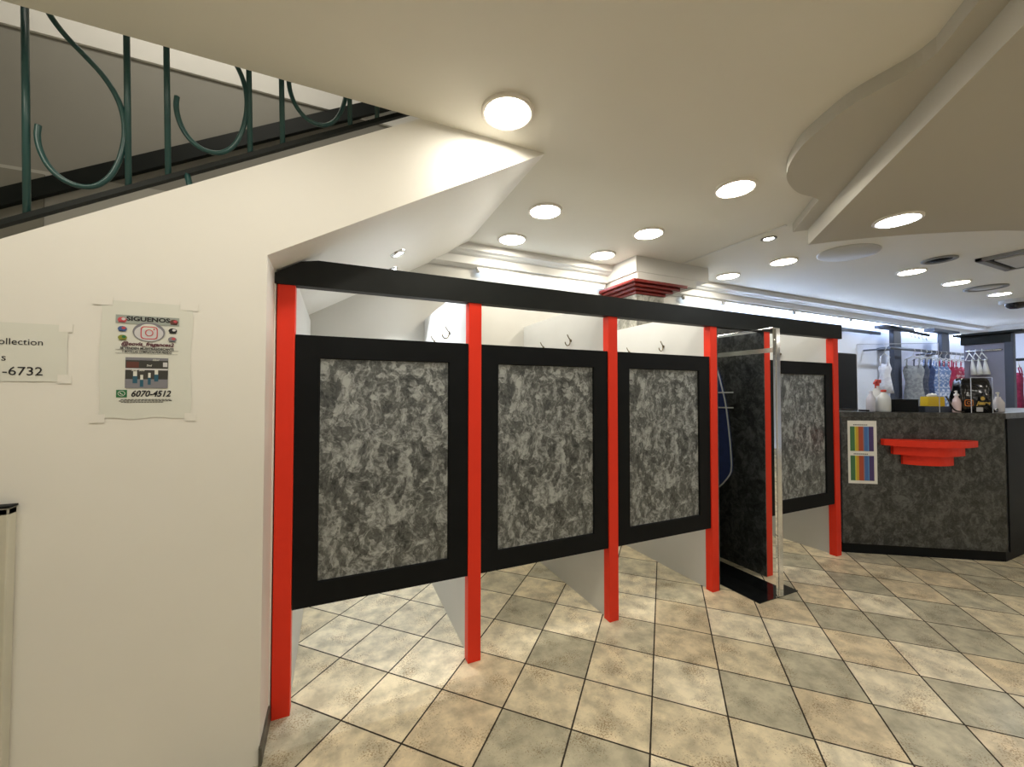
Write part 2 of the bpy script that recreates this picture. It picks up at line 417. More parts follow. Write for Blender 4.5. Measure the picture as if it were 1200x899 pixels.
# stairwell above the flight
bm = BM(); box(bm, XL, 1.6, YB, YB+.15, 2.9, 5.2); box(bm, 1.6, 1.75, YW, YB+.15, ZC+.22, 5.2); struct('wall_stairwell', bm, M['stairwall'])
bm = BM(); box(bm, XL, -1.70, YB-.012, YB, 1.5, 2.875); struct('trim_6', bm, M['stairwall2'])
bm = BM(); box(bm, XL, 1.6, YB-.02, YB, 3.77, 5.2); struct('trim_7', bm, M['frieze'])
bm = BM(); box(bm, XL-.2, 1.75, YW-.5, YB+.15, 5.2, 5.3); struct('ceiling_stairwell', bm, M['ceil'])
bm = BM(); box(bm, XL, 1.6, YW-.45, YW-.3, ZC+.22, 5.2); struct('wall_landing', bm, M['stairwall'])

# unseen window frame added behind the camera to go with the fill light
bm = BM()
for a_ in (-1.6, .2, 2.0, 3.95): box(bm, a_, a_+.06, YF+.001, YF+.05, .25, 2.65, .003)
for z_ in (.25, 2.60): box(bm, -1.6, 4.01, YF+.001, YF+.05, z_, z_+.06, .003)
struct('added_window_frame', bm, M['metalgrey'] if 'metalgrey' in M else M['black'])
# unseen lamp housing added to go with the stairwell fill light
bm = BM(); box(bm, -1.45, -.55, 1.82, 2.12, 4.97, 5.02, .005); box(bm, -1.02, -.98, 1.95, 1.99, 5.02, 5.199)
tag(obj('added_lamp_housing', bm, M['lampring'], None, (-1.0, 1.97, 5.0)), 'added flat lamp housing upstairs over the stairwell, above the frame', 'lamp')

# ------------------------------------------------------------ dropped ceiling shapes
d0, d1 = 1.353, 1.485                       # x - y of the two diagonals
bm = BM()
xa = -2.8
lobe = [(2.022, .669), (2.052, .741), (2.045, .849), (2.042, .946), (2.095, 1.086), (2.149, 1.204), (2.233, 1.302), (2.341, 1.399), (2.466, 1.464), (2.652, 1.515), (2.79, 1.50), (2.86, 1.507)]
# smooth the lobe a little
def smooth(p, n=3):
    for _ in range(n):
        q = [p[0]]
        for a_, b2 in zip(p, p[1:]):
            q += [(a_[0]*.75+b2[0]*.25, a_[1]*.75+b2[1]*.25), (a_[0]*.25+b2[0]*.75, a_[1]*.25+b2[1]*.75)]
        q.append(p[-1]); p = q
    return p
lobe = smooth(lobe, 2)
xb = YF+d1
poly = [(YF+d0, YF)] + lobe + [(3.252, 1.899), (3.315, 1.83), (YF+d1+.0, YF)]
prism(bm, poly, 2.76, ZC)
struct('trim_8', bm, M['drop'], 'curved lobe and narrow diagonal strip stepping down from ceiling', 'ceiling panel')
bm = BM()
edge = smooth([(3.305, 1.82), (3.46, 1.645), (3.649, 1.483), (3.875, 1.315), (4.361, 1.032), (5.4, .72), (7.5, .52), (XR, .45)], 1)
poly = [(YF+d1, YF)] + edge + [(XR, YF)]
prism(bm, poly, 2.64, ZC)
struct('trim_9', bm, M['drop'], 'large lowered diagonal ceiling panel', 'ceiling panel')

# ------------------------------------------------------------ downlights
def downlight(label, x, y, z=ZC, r=.125, m='warm', glare=None):
    t = thing('downlight', label, 'ceiling light', (x, y, z), 'round recessed downlights in the shop ceiling')
    bm = BM(); lathe(bm, (x, y, z), [(r, .002), (r, -.010), (r*.96, -.014), (r*.86, -.014), (r*.84, -.006), (r*.84, .002)], 48)
    obj('trim_ring', bm, M['lampring'], t)
    bm = BM(); lathe(bm, (x, y, z), [(0, -.009), (r*.84, -.009)], 48)
    bmesh.ops.recalc_face_normals(bm, faces=bm.faces[:])
    bm.faces.ensure_lookup_table()
    if bm.faces[0].normal.z > 0: bmesh.ops.reverse_faces(bm, faces=bm.faces[:])
    obj('diffuser', bm, M[m], t)
    return t
LP = [(.725, 1.68, 'large round warm downlight nearest the tip of the stair soffit'),
      (1.375, 2.494, 'round warm downlight beside the sloping stair underside, nearer the camera of two'),
      (1.37, 3.075, 'round warm downlight at the cove, tucked against the stair underside'),
      (2.32, 3.075, 'round warm downlight at the cove just left of the column box'),
      (2.35, 2.496, 'round warm downlight in front of the column box, above the third booth'),
      (2.34, 1.71, 'round warm downlight left of the curved ceiling lobe'),
      (4.03, 3.05, 'round warm downlight touching the right side of the column box'),
      (4.09, 2.48, 'round warm downlight left of the flat oval ceiling plate'),
      (5.70, 2.12, 'round warm downlight between the oval plate and the dark ring speaker'),
      (6.76, 2.115, 'smaller looking warm downlight right of the ring speaker, over the clothes rail')]
for x, y, l in LP: downlight(l, x, y)
downlight('round cold white downlight in the lowered diagonal ceiling panel', 3.351, 1.308, 2.64, .125, 'cold')
for x, y in [(-.25, 1.08), (-1.2, 1.08), (.72, .45), (.725, -1.1), (-1.2, -1.1)]: downlight('round warm downlight in the ceiling behind the camera', x, y, ZC)
for x, y in [(4.2, -.6), (6.2, -.6), (3.0, -2.4), (6.0, -2.4), (8.5, -1.5), (8.5, -3)]: downlight('round warm downlight in the lowered panel beyond the frame', x, y, 2.64)
downlight('round cold downlight over the far dark display uprights', 8.05, 2.12, ZC, .11, 'cold2')
downlight('farthest round cold downlight, beside the grey display stand', 10.2, 2.3, ZC, .12, 'cold2')
# cold-lit small spot near the ceiling step
t = thing('small_spotlight', 'small recessed halogen spot by the thin ceiling step', 'ceiling light', (3.375, 2.164, ZC))
bm = BM(); lathe(bm, (3.375, 2.164, ZC), [(.06, .002), (.06, -.006), (.045, -.010), (.036, .0015)], 32); obj('trim_ring', bm, M['grille'], t)
bm = BM(); lathe(bm, (3.375, 2.164, ZC), [(0, -.004), (.036, -.004)], 24); obj('lens', bm, M['warm'], t)
# two small spots in the stair soffit over the first booth
nrm = Vector((.577, 0, -1)).normalized(); rotS = nrm.to_track_quat('-Z', 'Y').to_matrix()
for (x, y, r, l) in [(.364, 2.696, .055, 'small bright spotlight in the stair underside, upper of the pair'), (.373, 3.10, .05, 'small bright spotlight in the stair underside, just above the black header')]:
    c = Vector((x, y, zs(x)))
    t = thing('soffit_spotlight', l, 'ceiling light', c, 'spotlights in the stair underside')
    bm = BM(); lathe(bm, (0, 0, 0), [(r, .002), (r, -.008), (r*.8, -.016), (r*.7, -.016), (r*.66, -.004)], 32)
    for v in bm.verts: v.co = c+rotS@v.co
    obj('trim_ring', bm, M['chrome'], t)
    bm = BM(); lathe(bm, (0, 0, 0), [(0, -.012), (r*.66, -.012)], 24)
    for v in bm.verts: v.co = c+rotS@v.co
    obj('lens', bm, M['spot'], t)
    ld = bpy.data.lights.new('spot_beam', 'SPOT'); ld.energy = 15; ld.color = (.93, .96, 1); ld.spot_size = math.radians(100); ld.spot_blend = .35; ld.shadow_soft_size = .03
    lo = bpy.data.objects.new('spot_beam', ld); COL.objects.link(lo); lo.parent = t; lo.location = nrm*.03
    lo.rotation_euler = (Vector((.10, -.16, -1))).to_track_quat('-Z', 'Y').to_euler()

# ------------------------------------------------------------ ceiling fittings
bm = BM(); lathe(bm, (4.40, 2.08, ZC), [(0, -.012), (.26, -.012), (.275, -.006), (.275, .002)], 48, sx=1.0, sy=.82)
tag(obj('access_cover', bm, M['plate'], None, (4.40, 2.08, ZC)), 'flat pale oval cover plate on the ceiling right of the booths', 'ceiling cover')
def ring_grille(x, y, r, label, m1, m2, z=ZC):
    t = thing('round_grille', label, 'ceiling grille', (x, y, z), 'round grilles in the ceiling')
    bm = BM(); lathe(bm, (x, y, z), [(r, .002), (r, -.012), (r*.8, -.016), (r*.72, -.006)], 40); obj('outer_ring', bm, m1, t)
    bm = BM(); lathe(bm, (x, y, z), [(r*.72, -.004), (r*.5, -.008), (r*.48, -.014), (r*.2, -.018), (0, -.018)], 40); obj('centre_cone', bm, m2, t)
ring_grille(5.44, 1.815, .13, 'dark round speaker grille between the downlights and the air conditioner', M['grille'], M['black'])
ring_grille(7.42, 2.07, .19, 'flat grey round grille beyond the smaller downlight', M['grille'], M['plate'])
t = thing('dome_camera', 'small dark dome fitting on the ceiling far right above the clothes', 'camera', (8.8, 2.16, ZC))
bm = BM(); lathe(bm, (8.8, 2.16, ZC), [(.17, .002), (.17, -.04), (.12, -.05)], 32); obj('base_ring', bm, M['plate'], t)
bm = BM(); lathe(bm, (8.8, 2.16, ZC), [(.12, -.048), (.11, -.09), (.07, -.12), (0, -.13)], 32); obj('dome', bm, M['blackplastic'], t)
# cassette air conditioner: square grille with deep frame
t = thing('air_conditioner', 'square cassette air conditioner in the ceiling at the right edge', 'air conditioner', (6.15, 1.36, ZC))
cxa, cya, h = 6.12, 1.30, .37
bm = BM()
for s in (-1, 1):
    box(bm, cxa-h, cxa+h, cya+s*h-.05*(s > 0)-0*(s < 0), cya+s*h+.05*(s < 0), ZC-.03, ZC+.01, .003)
    box(bm, cxa+s*h-.05*(s > 0), cxa+s*h+.05*(s < 0), cya-h, cya+h, ZC-.03, ZC+.01, .003)
obj('frame', bm, M['grille'], t)
bm = BM()
box(bm, cxa-h+.1, cxa+h-.1, cya-h+.1, cya+h-.1, ZC-.035, ZC-.018, .004)
obj('panel', bm, M['plate'], t)
bm = BM(); box(bm, cxa-h+.04, cxa+h-.04, cya-h+.04, cya+h-.04, ZC-.008, ZC+.002); obj('slot', bm, M['black'], t)

# cold tubes under the cove
def tubelight(x0, x1, label, m='tube'):
    y, z = 3.405, 2.625
    t = thing('tube_light', label, 'tube light', (x0, y, z), 'cold tube lights along the back wall')
    bm = BM(); box(bm, x0, x1, y-.012, y+.03, z+.008, z+.024, .002); obj('batten', bm, M['plate'], t)
    bm = BM(); tube(bm, [(x0+.03, y, z-.008), (x1-.03, y, z-.008)], .016, 12); obj('tube', bm, M[m], t)
    for xe_ in (x0+.005, x1-.03):
        bm = BM(); tube(bm, [(xe_, y, z-.006), (xe_+.025, y, z-.006)], .020, 12); obj('end_cap', bm, M['plate'], t)
tubelight(1.16, 2.60, 'cold tube light on the back wall left of the column')
xx = [(3.72, 4.38), (4.40, 5.80), (5.82, 7.2), (7.22, 8.7), (8.72, 10.2), (10.22, 11.7)]
ll = ['short cold tube light just right of the column box', 'cold tube light over the fourth booth, past the short piece', 'cold tube light over the counter end of the booths',
      'cold tube light above the first dark shelf post', 'cold tube light above the second dark shelf post', 'farthest cold tube light, by the room corner']
for (a, b_), l in zip(xx, ll): tubelight(a, b_, l, 'tube2' if a > 4.39 else 'tube')

# ------------------------------------------------------------ column with capital
t = thing('column', 'square grey marbled column with a stepped dark red capital behind the header', 'column', (2.86, 3.2, 0))
bm = BM(); box(bm, 2.68, 3.04, 3.02, YB-.001, 0, 2.50, .004); obj('shaft', bm, M['marblelt'], t)
bm = BM()
for k in range(4):
    o_ = .015+.036*k
    box(bm, 2.68-o_, 3.04+o_+.03*k, 3.02-o_*.9, YB-.002, 2.472+.029*k, 2.472+.029*(k+1), .006)
obj('capital', bm, M['darkred'], t)

# ------------------------------------------------------------ fitting booths
posts = [(-.257, -.182, 'far left red post of the fitting booths, against the white wall return'), (.679, .754, 'red post between the first and second booth doors'),
         (1.645, 1.718, 'red post between the second and third booth doors'), (2.597, 2.668, 'red post right of the third booth door, beside the tall mirror'),
         (3.248, 3.318, 'red post hidden behind the chrome edged mirror, left of the fourth door'), (4.207, 4.285, 'far right red post of the booths, beside the counter')]
P = []
for x0, x1, l in posts:
    bm = BM(); box(bm, x0, x1, YR, YR+.06, 0, 2.008, .002)
    P.append(tag(obj('booth_post', bm, M['red'], None, ((x0+x1)/2, YR+.03, 0)), l, 'post', 'red booth posts'))
hd = BM(); x0, x1 = -.268, 4.335
prism_y(hd, [(x0, 2.008), (x1, 2.008), (x1, 2.138), (-.085, 2.138), (-.16, zs(-.16)-.008), (x0, zs(x0)-.012)], YR-.008, YR+.052)
tag(obj('header_beam', hd, M['header'], None, (2, YR, 2.0)), 'long black header board running over all the booths', 'header board')
DR = [(-.180, .677, 'first booth door on the left, widest looking, black frame with grey marbled panel'), (.757, 1.642, 'second booth door from the left, black framed grey marbled panel'),
      (1.721, 2.594, 'third booth door, black framed marbled panel left of the mirror'), (3.322, 4.203, 'fourth booth door, seen narrow between the mirror and the counter')]
YD = YR+.008
for x0, x1, l in DR:
    t = thing('booth_door', l, 'door', ((x0+x1)/2, YD, .478), 'black framed booth doors')
    z0, z1 = .478, 1.776; ix0, ix1, iz0, iz1 = x0+.108, x1-.112, .59, 1.664
    bm = BM()
    # mitred frame with a sloping inner lip
    def ring(y, a, b2, c, d): return [bm.verts.new(p) for p in ((a, y, c), (b2, y, c), (b2, y, d), (a, y, d))]
    o_b = ring(YD+.032, x0, x1, z0, z1); o_f = ring(YD, x0, x1, z0, z1)
    i_f = ring(YD, ix0-.004, ix1+.004, iz0-.004, iz1+.004); i_m = ring(YD+.014, ix0, ix1, iz0, iz1)
    for A, B in ((o_b, o_f), (o_f, i_f), (i_f, i_m)):
        for k in range(4): bm.faces.new((A[k], A[(k+1) % 4], B[(k+1) % 4], B[k]))
    bm.faces.new(o_b[::-1])
    bmesh.ops.recalc_face_normals(bm, faces=bm.faces[:])
    obj('frame', bm, M['black'], t)
    bm = BM(); box(bm, ix0-.003, ix1+.003, YD+.0135, YD+.025, iz0-.003, iz1+.003); obj('marbled_panel', bm, M['marble'], t)
    for zz in (.62, 1.62):
        bm = BM(); tube(bm, [(x0-.001, YD+.036, zz), (x0-.001, YD+.036, zz+.07)], .006, 8); obj('hinge', bm, M['chrome'], t)
# side partitions, floor to 2.14
def hook(t, x, y, z, s=-1):
    bm = BM()
    tube(bm, [(x+s*.0, y, z), (x+s*.006, y, z)], .012, 12)
    for dy in (-.0,):
        pts = []
        for k in range(9):
            a = PI*k/8
            pts.append((x+s*(.030-.022*math.cos(a)), y, z-.012-.028*math.sin(a)))
        tube(bm, pts, .0042, 8)
        tube(bm, [(x+s*.004, y, z+.004), (x+s*.02, y, z+.022), (x+s*.034, y, z+.046)], .004, 8)
    return obj('coat_hook', bm, M['bronze'], t)
PT = [(.700, .736, 'white partition between the first and second booths'), (1.665, 1.700, 'white partition between the second and third booths'),
      (2.618, 2.6675, 'partition right of the third booth, white inside with charcoal marbling facing the mirror'), (3.268, 3.302, 'partition left of the fourth booth behind the mirror, charcoal marbled'),
      (4.232, 4.268, 'white end partition of the booth row beside the counter')]
for i, (x0, x1, l) in enumerate(PT):
    t = thing('booth_partition', l, 'partition', ((x0+x1)/2, (YR+YB)/2, 0), 'booth side partitions')
    bm = BM(); box(bm, x0, x1, YR+.061, YB-.003, 0, 2.14, .001); obj('board', bm, M['white'], t)
    if i != 3:
        hook(t, x0, 2.61, 1.905); hook(t, x0, 3.05, 1.895)
    if i == 2: bm = BM(); box(bm, 2.6685, 2.677, YR+.001, YB-.004, 0, 2.007); obj('marbled_face', bm, M['marbledk'], t)
    if i == 3: bm = BM(); box(bm, x0-.008, x0, YR+.062, YB-.004, 0, 2.139); obj('marbled_face', bm, M['marbledk'], t)
bm = BM(); box(bm, -.260, -.190, YR+.061, YB-.003, 0, zs(-.26)-.01, .001)
t = tag(obj('side_panel', bm, M['white'], None, (-.225, 2.8, 0)), 'white side lining of the first booth beside the wall', 'partition')

# ------------------------------------------------------------ standing mirror in the gap
t = thing('standing_mirror', 'tall chrome edged mirror standing edge-on on a gloss black plate', 'mirror', (2.98, 2.1, 0))
bm = BM(); box(bm, 2.762, 3.205, 1.872, 2.55, 0, .006, .001); obj('base_plate', bm, M['gloss'], t)
bm = BM(); box(bm, 2.948, 2.975, 1.872, 2.50, .006, 1.978); obj('glass', bm, M['mirror'], t)
bm = BM(); box(bm, 2.946, 2.9478, 1.872, 2.50, 1.80, 1.835); obj('tape_band', bm, M['mirrorband'], t)
bm = BM(); box(bm, 2.977, 3.026, 1.866, 1.90, .006, 1.984, .004); obj('edge_post', bm, M['chrome'], t)
bm = BM(); box(bm, 2.947, 2.982, 1.872, 2.50, 1.978, 1.986, .002); obj('top_rail', bm, M['chrome'], t)
bm = BM(); box(bm, 2.977, 2.983, 1.90, 2.50, .006, 1.978); obj('back_board', bm, M['black'], t)
# navy cover hanging on the marbled partition face (seen in the mirror)
t = thing('hanging_cover', 'navy blue hanging cloth cover with white piping beside the mirror', 'garment cover', (2.67, 2.6, 1.80))
out = [(2.70, 1.84), (2.60, 1.835), (2.55, 1.76), (2.50, 1.58), (2.455, 1.40), (2.43, 1.20), (2.41, .98), (2.405, .82), (2.43, .76), (2.52, .65), (2.57, .625)]
out = out + [(5.27-y, z) for y, z in out[::-1] if abs(y-2.7) > .02]
bm = BM(); prism_x(bm, smooth(out, 1), 2.678, 2.700); obj('cloth', bm, M['navy'], t)
bm = BM(); ps = smooth(out, 1); tube(bm, [(2.700, y, z) for y, z in ps]+[(2.700, *ps[0])], .006, 8); obj('piping', bm, M['trimwhite'], t)
for z in (1.50, 1.365):
    bm = BM(); tube(bm, [(2.703, 2.38, z+.004), (2.704, 2.635, z), (2.703, 2.865, z+.004)], .006, 8); obj('cross_piping', bm, M['trimwhite'], t)
bm = BM(); tube(bm, [(2.678, 2.635, 1.90), (2.69, 2.635, 1.905), (2.692, 2.635, 1.86), (2.69, 2.635, 1.82)], .005, 8); obj('hanger_loop', bm, M['chrome'], t)

# ------------------------------------------------------------ stair railing
rail_y = 1.99
zr = lambda x: 2.720+.5796*(x-0)            # centre of bottom rail
t = thing('stair_railing', 'dark teal wrought iron stair railing with scrolls above the white wall', 'railing', (-.6, rail_y, 2.37))
def lean(x, z, y=rail_y): return (x-.028*(z-zr(x)), y, z)
bm = BM(); a_ = Vector((XL+.2, rail_y, zr(XL+.2))); b2 = Vector((.75, rail_y, zr(.75)))
prism_y(bm, [(a_.x, a_.z-.009), (b2.x, b2.z-.009), (b2.x, b2.z+.012), (a_.x, a_.z+.012)], rail_y-.012, rail_y+.012)
obj('bottom_rail', bm, M['blackiron'], t)
bm = BM(); prism_y(bm, [(a_.x, a_.z+.88), (b2.x, b2.z+.88), (b2.x, b2.z+.92), (a_.x, a_.z+.92)], rail_y-.025, rail_y+.025)
obj('top_rail', bm, M['blackiron'], t)
for k in range(-5, 4):
    bx = -1.022+.3965*k
    for dx in (0, .276):
        xb_ = bx+dx
        if xb_ < XL+.25: continue
        bm = BM(); tube(bm, [lean(xb_, zr(xb_)+.01), lean(xb_, zr(xb_)+.89)], .0105, 10); obj('baluster', bm, M['green'], t)
    if bx > XL+.25 and bx < .6:
        zb = zr(bx)-zr(-1.022)+0.0
        # S scroll: free curl at the lower left, round belly touching the right baluster, rising to the upper left
        pts = [(-1.000, 2.470), (-1.003, 2.43), (-.995, 2.38), (-.972, 2.325), (-.935, 2.285), (-.890, 2.268), (-.845, 2.275), (-.805, 2.315), (-.780, 2.375), (-.766, 2.44), (-.760, 2.505), (-.766, 2.575), (-.785, 2.64), (-.825, 2.71), (-.880, 2.77), (-.940, 2.83), (-.990, 2.905), (-1.0, 2.97), (-.975, 3.03), (-.93, 3.065), (-.88, 3.06), (-.85, 3.02), (-.845, 2.975)]
        pts = smooth(pts, 2)
        bm = BM(); tube(bm, [(x+.3965*k, rail_y, z+zb) for x, z in pts], .0095, 8); obj('scroll', bm, M['green'], t)
for xk in (-.555, .02+.4):
    bm = BM(); tube(bm, [(xk-.012, rail_y, zr(xk)-.005), (xk+.014, rail_y-.025, zr(xk)-.10)], .011, 10); obj('bracket', bm, M['green'], t)
bm = BM(); box(bm, .25, .33, rail_y+.02, rail_y+.06, 2.93, 2.99, .004); obj('joint_plate', bm, M['green'], t)
# handrail board on the far wall of the stair
bm = BM(); zf = lambda x: 2.672+.563*(x+1.89)
prism_y(bm, [(XL, zf(XL)-.06), (1.2, zf(1.2)-.06), (1.2, zf(1.2)+.055), (XL, zf(XL)+.055)], YB-.05, YB-.013)
tag(obj('handrail_board', bm, M['blackiron'], None, (0, YB-.03, zf(0))), 'black sloping board along the far wall of the staircase', 'handrail')

# ------------------------------------------------------------ notices on the stair wall
YP = YW-.0012
t = thing('taped_poster', 'white printed poster with phone number and round camera logo, taped to the wall', 'poster', (-.645, YW, 1.4))
bm = BM(); n = 10
g_ = [[bm.verts.new((-.777+.264*i/n+(.003*math.sin(j*.9)), YP-.0005-.0010*abs(math.sin(i*.8+j*.6))*(1 if j < 3 or j > 8 else .2), 1.404+.430*j/n+(.004*math.sin(i*1.3) if j == 0 else 0))) for j in range(n+1)] for i in range(n+1)]
for i in range(n):
    for j in range(n): bm.faces.new((g_[i][j], g_[i+1][j], g_[i+1][j+1], g_[i][j+1])).smooth = True
obj('sheet', bm, M['paper'], t)
M['tape'] = mat('clear_tape', (.80, .785, .735), .3, var=.01)
for (a_, b2, c_, d_) in [(-.80, -.745, 1.815, 1.848), (-.55, -.495, 1.815, 1.848), (-.80, -.76, 1.39, 1.42), (-.53, -.495, 1.39, 1.42)]:
    bm = BM(); box(bm, a_, b2, YP-.0021, YP-.0017, c_, d_); obj('tape', bm, M['tape'], t)
YT = YP-.0022
def flat(name, x0, x1, z0, z1, m, par, y=YT, th=.0004):
    bm = BM(); box(bm, x0, x1, y-th, y, z0, z1); return obj(name, bm, m, par)
def disc(name, cx, cz, rx, rz_, m, par, y=YT, th=.0004, seg=32):
    bm = BM(); prism_y(bm, [(cx+rx*math.cos(2*PI*k/seg), cz+rz_*math.sin(2*PI*k/seg)) for k in range(seg)], y-th, y); return obj(name, bm, m, par)
def annulus(name, cx, cz, rx, rz_, wd, m, par, y=YT, th=.0004, seg=32, power=2):
    bm = BM()
    def pt(k, s):
        a = 2*PI*k/seg; c_, s_ = math.cos(a), math.sin(a)
        return (cx+(rx-s)*math.copysign(abs(c_)**(2/power), c_), y-th, cz+(rz_-s)*math.copysign(abs(s_)**(2/power), s_))
    A = [bm.verts.new(pt(k, 0)) for k in range(seg)]; B = [bm.verts.new(pt(k, wd)) for k in range(seg)]
    for k in range(seg): bm.faces.new((A[k], A[(k+1) % seg], B[(k+1) % seg], B[k]))
    return obj(name, bm, m, par)
M['pgrey'] = mat('print_grey_green', (.33, .37, .34), .5); M['psilver'] = mat('print_silver', (.62, .62, .64), .3)
M['psilverdk'] = mat('print_dark_silver', (.22, .22, .25), .3)
M['pink'] = mat('print_pink', (.55, .08, .10), .5); M['pgreen'] = mat('print_green', (.02, .17, .06), .5)
M['pblue'] = mat('print_blue', (.06, .12, .30), .5); M['polive'] = mat('print_olive', (.25, .27, .04), .5); M['pdark'] = mat('print_dark', (.045, .045, .04), .5)
M['pteal'] = mat('print_teal', (.02, .10, .16), .5); M['pbrown'] = mat('print_brown', (.12, .04, .03), .5)
flat('banner', -.736, -.552, 1.752, 1.783, M['pgrey'], t)
text('heading', 'SIGUENOS', .022, (-.643, YT-.0006, 1.7635), 0, M['ink'], t, 'CENTER', 1.22, 0, .0002, .0009)
disc('logo_disc', -.641, 1.724, .047, .036, M['psilverdk'], t, YT-.0006); disc('logo_disc', -.641, 1.720, .042, .030, M['psilver'], t, YT-.001)
disc('logo_disc', -.641, 1.742, .024, .012, M['paper'], t, YT-.0014)
annulus('logo_mark', -.640, 1.721, .025, .024, .0032, M['pink'], t, YT-.0019, power=5); annulus('logo_mark', -.640, 1.721, .012, .013, .003, M['pink'], t, YT-.0019)
disc('logo_mark', -.626, 1.735, .0028, .003, M['pink'], t, YT-.0016)
for cx_, cz_, m1, m2 in [(-.718, 1.765, 'pink', 'psilver'), (-.717, 1.732, 'pblue', 'pink'), (-.716, 1.700, 'polive', 'pgreen'), (-.568, 1.766, 'pbrown', 'pink'), (-.571, 1.733, 'ink', 'psilver'), (-.572, 1.700, 'psilverdk', 'pink')]:
    disc('icon', cx_, cz_, .013, .010, M[m1], t, YT-.0006, seg=12); disc('icon', cx_+.004, cz_+.003, .006, .005, M[m2], t, YT-.0012, seg=8)
    flat('icon', cx_-.010, cx_+.010, cz_-.010, cz_-.007, M[m1], t, YT-.0006)
text('account_name', '@eovis_fragances2', .0195, (-.644, YT-.0002, 1.672), 0, M['inkbrown'], t, 'CENTER', 1.0, .25, .0002, .0005)
text('sales_line', 'SE VENDEN MUESTRAS/DECANTS', .0118, (-.645, YT-.0002, 1.658), 0, M['ink'], t, 'CENTER', .88, .1, .0002, .0003)
text('sales_line', 'Y BOTELLAS COMPLETAS POR PEDIDO', .0115, (-.645, YT-.0002, 1.6455), 0, M['ink'], t, 'CENTER', .72, .1, .0002, .0002)
flat('underline', -.735, -.553, 1.6555, 1.6565, M['ink'], t); flat('underline', -.735, -.555, 1.6425, 1.6432, M['ink'], t)
# printed photograph of small sample bottles
flat('photo_print', -.706, -.583, 1.515, 1.628, M['pdark'], t)
yq = YT-.0006
flat('photo_print', -.706, -.583, 1.582, 1.588, M['psilver'], t, yq); flat('photo_print', -.706, -.583, 1.515, 1.548, M['psilverdk'], t, yq)
flat('photo_print', -.703, -.668, 1.590, 1.612, M['pbrown'], t, yq); flat('photo_print', -.598, -.585, 1.595, 1.612, M['psilver'], t, yq); flat('photo_print', -.706, -.583, 1.618, 1.628, M['psilverdk'], t, yq)
for bx, bz, s in [(-.678, 1.553, .011), (-.659, 1.540, .008), (-.637, 1.548, .007), (-.617, 1.56, .010)]:
    flat('photo_print', bx-s*.5, bx+s*.5, bz+.006, bz+.024, M['paper'], t, yq-.0004); flat('photo_print', bx-s*.6, bx+s*.6, bz-.02, bz+.006, M['pteal'], t, yq-.0004)
text('photo_caption', '5ml', .011, (-.689, yq-.0008, 1.578), 0, M['paper'], t, 'LEFT', 1, .2, .0001, .0002)
text('photo_caption', '3ml', .011, (-.668, yq-.0008, 1.578), 0, M['paper'], t, 'LEFT', 1, .2, .0001, .0002)
text('photo_caption', '5ml', .010, (-.646, yq-.0008, 1.596), 0, M['paper'], t, 'LEFT', 1, .2, .0001, .0002)
text('photo_caption', '10ml', .010, (-.630, yq-.0008, 1.617), 0, M['paper'], t, 'LEFT', 1, .2, .0001, .0002)
flat('phone_icon', -.730, -.700, 1.481, 1.508, M['pgreen'], t)
annulus('phone_icon', -.715, 1.495, .0105, .0095, .0018, M['paper'], t, yq-.0001); bm = BM(); tube(bm, [(-.719, yq-.0005, 1.499), (-.7175, yq-.0005, 1.494), (-.711, yq-.0005, 1.491)], .0012, 6); obj('phone_icon', bm, M['paper'], t)
text('phone_number', '6070-4512', .031, (-.690, YT-.0002, 1.484), 0, M['ink'], t, 'LEFT', .86, .28, .0002, .0008)
for zz, a_, b2 in [(1.472, -.717, -.572), (1.467, -.722, -.568), (1.462, -.716, -.594)]:
    for k in range(15):
        xx0 = a_+(b2-a_)*k/15
        flat('small_print', xx0, xx0+(b2-a_)/15*.8, zz, zz+.0022, M['ink'], t)
# second notice running out of the frame
t = thing('taped_notice', 'white paper notice cut off by the left edge, ending in 6732', 'poster', (-1.0, YW, 1.53))
bm = BM()
g_ = [[bm.verts.new((-1.16+.298*i/n, YP-.0005-.0010*abs(math.sin(i*.7+j*.5)), 1.536+.198*j/n)) for j in range(n+1)] for i in range(n+1)]
for i in range(n):
    for j in range(n): bm.faces.new((g_[i][j], g_[i+1][j], g_[i+1][j+1], g_[i][j+1])).smooth = True
obj('sheet', bm, M['paper'], t)
for z0_, z1_ in ((1.53, 1.56), (1.71, 1.74)):
    bm = BM(); box(bm, -.885, -.850, YP-.0020, YP-.0016, z0_, z1_); obj('tape', bm, M['tape'], t)
text('lettering', 'Collection', .0305, (-.922, YT, 1.660), 0, M['ink'], t, 'RIGHT', 1.02, 0, .0002, .0)
text('lettering', 's', .033, (-1.010, YT, 1.605), 0, M['ink'], t, 'RIGHT', 1.02, 0, .0002, .0)
text('lettering', '-6732', .041, (-.921, YT, 1.557), 0, M['ink'], t, 'RIGHT', 1.04, 0, .0002, .0001)
# framed board at the lower left edge
t = thing('framed_board', 'tall panel in a cream frame leaning on the wall at the left edge', 'board', (-1.3, YW-.03, 0))
bm = BM(); box(bm, -1.009, -.975, YW-.04, YW-.001, .05, 1.120, .004); box(bm, -1.60, -.975, YW-.04, YW-.001, 1.095, 1.120, .004); box(bm, -1.62, -1.59, YW-.04, YW-.001, .05, 1.12, .004); box(bm, -1.60, -.98, YW-.04, YW-.001, 0, .06, .004)
obj('frame', bm, mat('cream_frame', (.55, .53, .44), .4), t)
bm = BM(); box(bm, -1.595, -1.008, YW-.028, YW-.006, .055, 1.096); obj('panel', bm, mat('dull_grey_panel', (.20, .20, .20), .35), t)
bm = BM(); box(bm, -1.61, -.972, YW-.041, YW-.001, 1.120, 1.127, .001); obj('top_edge', bm, M['black'], t)

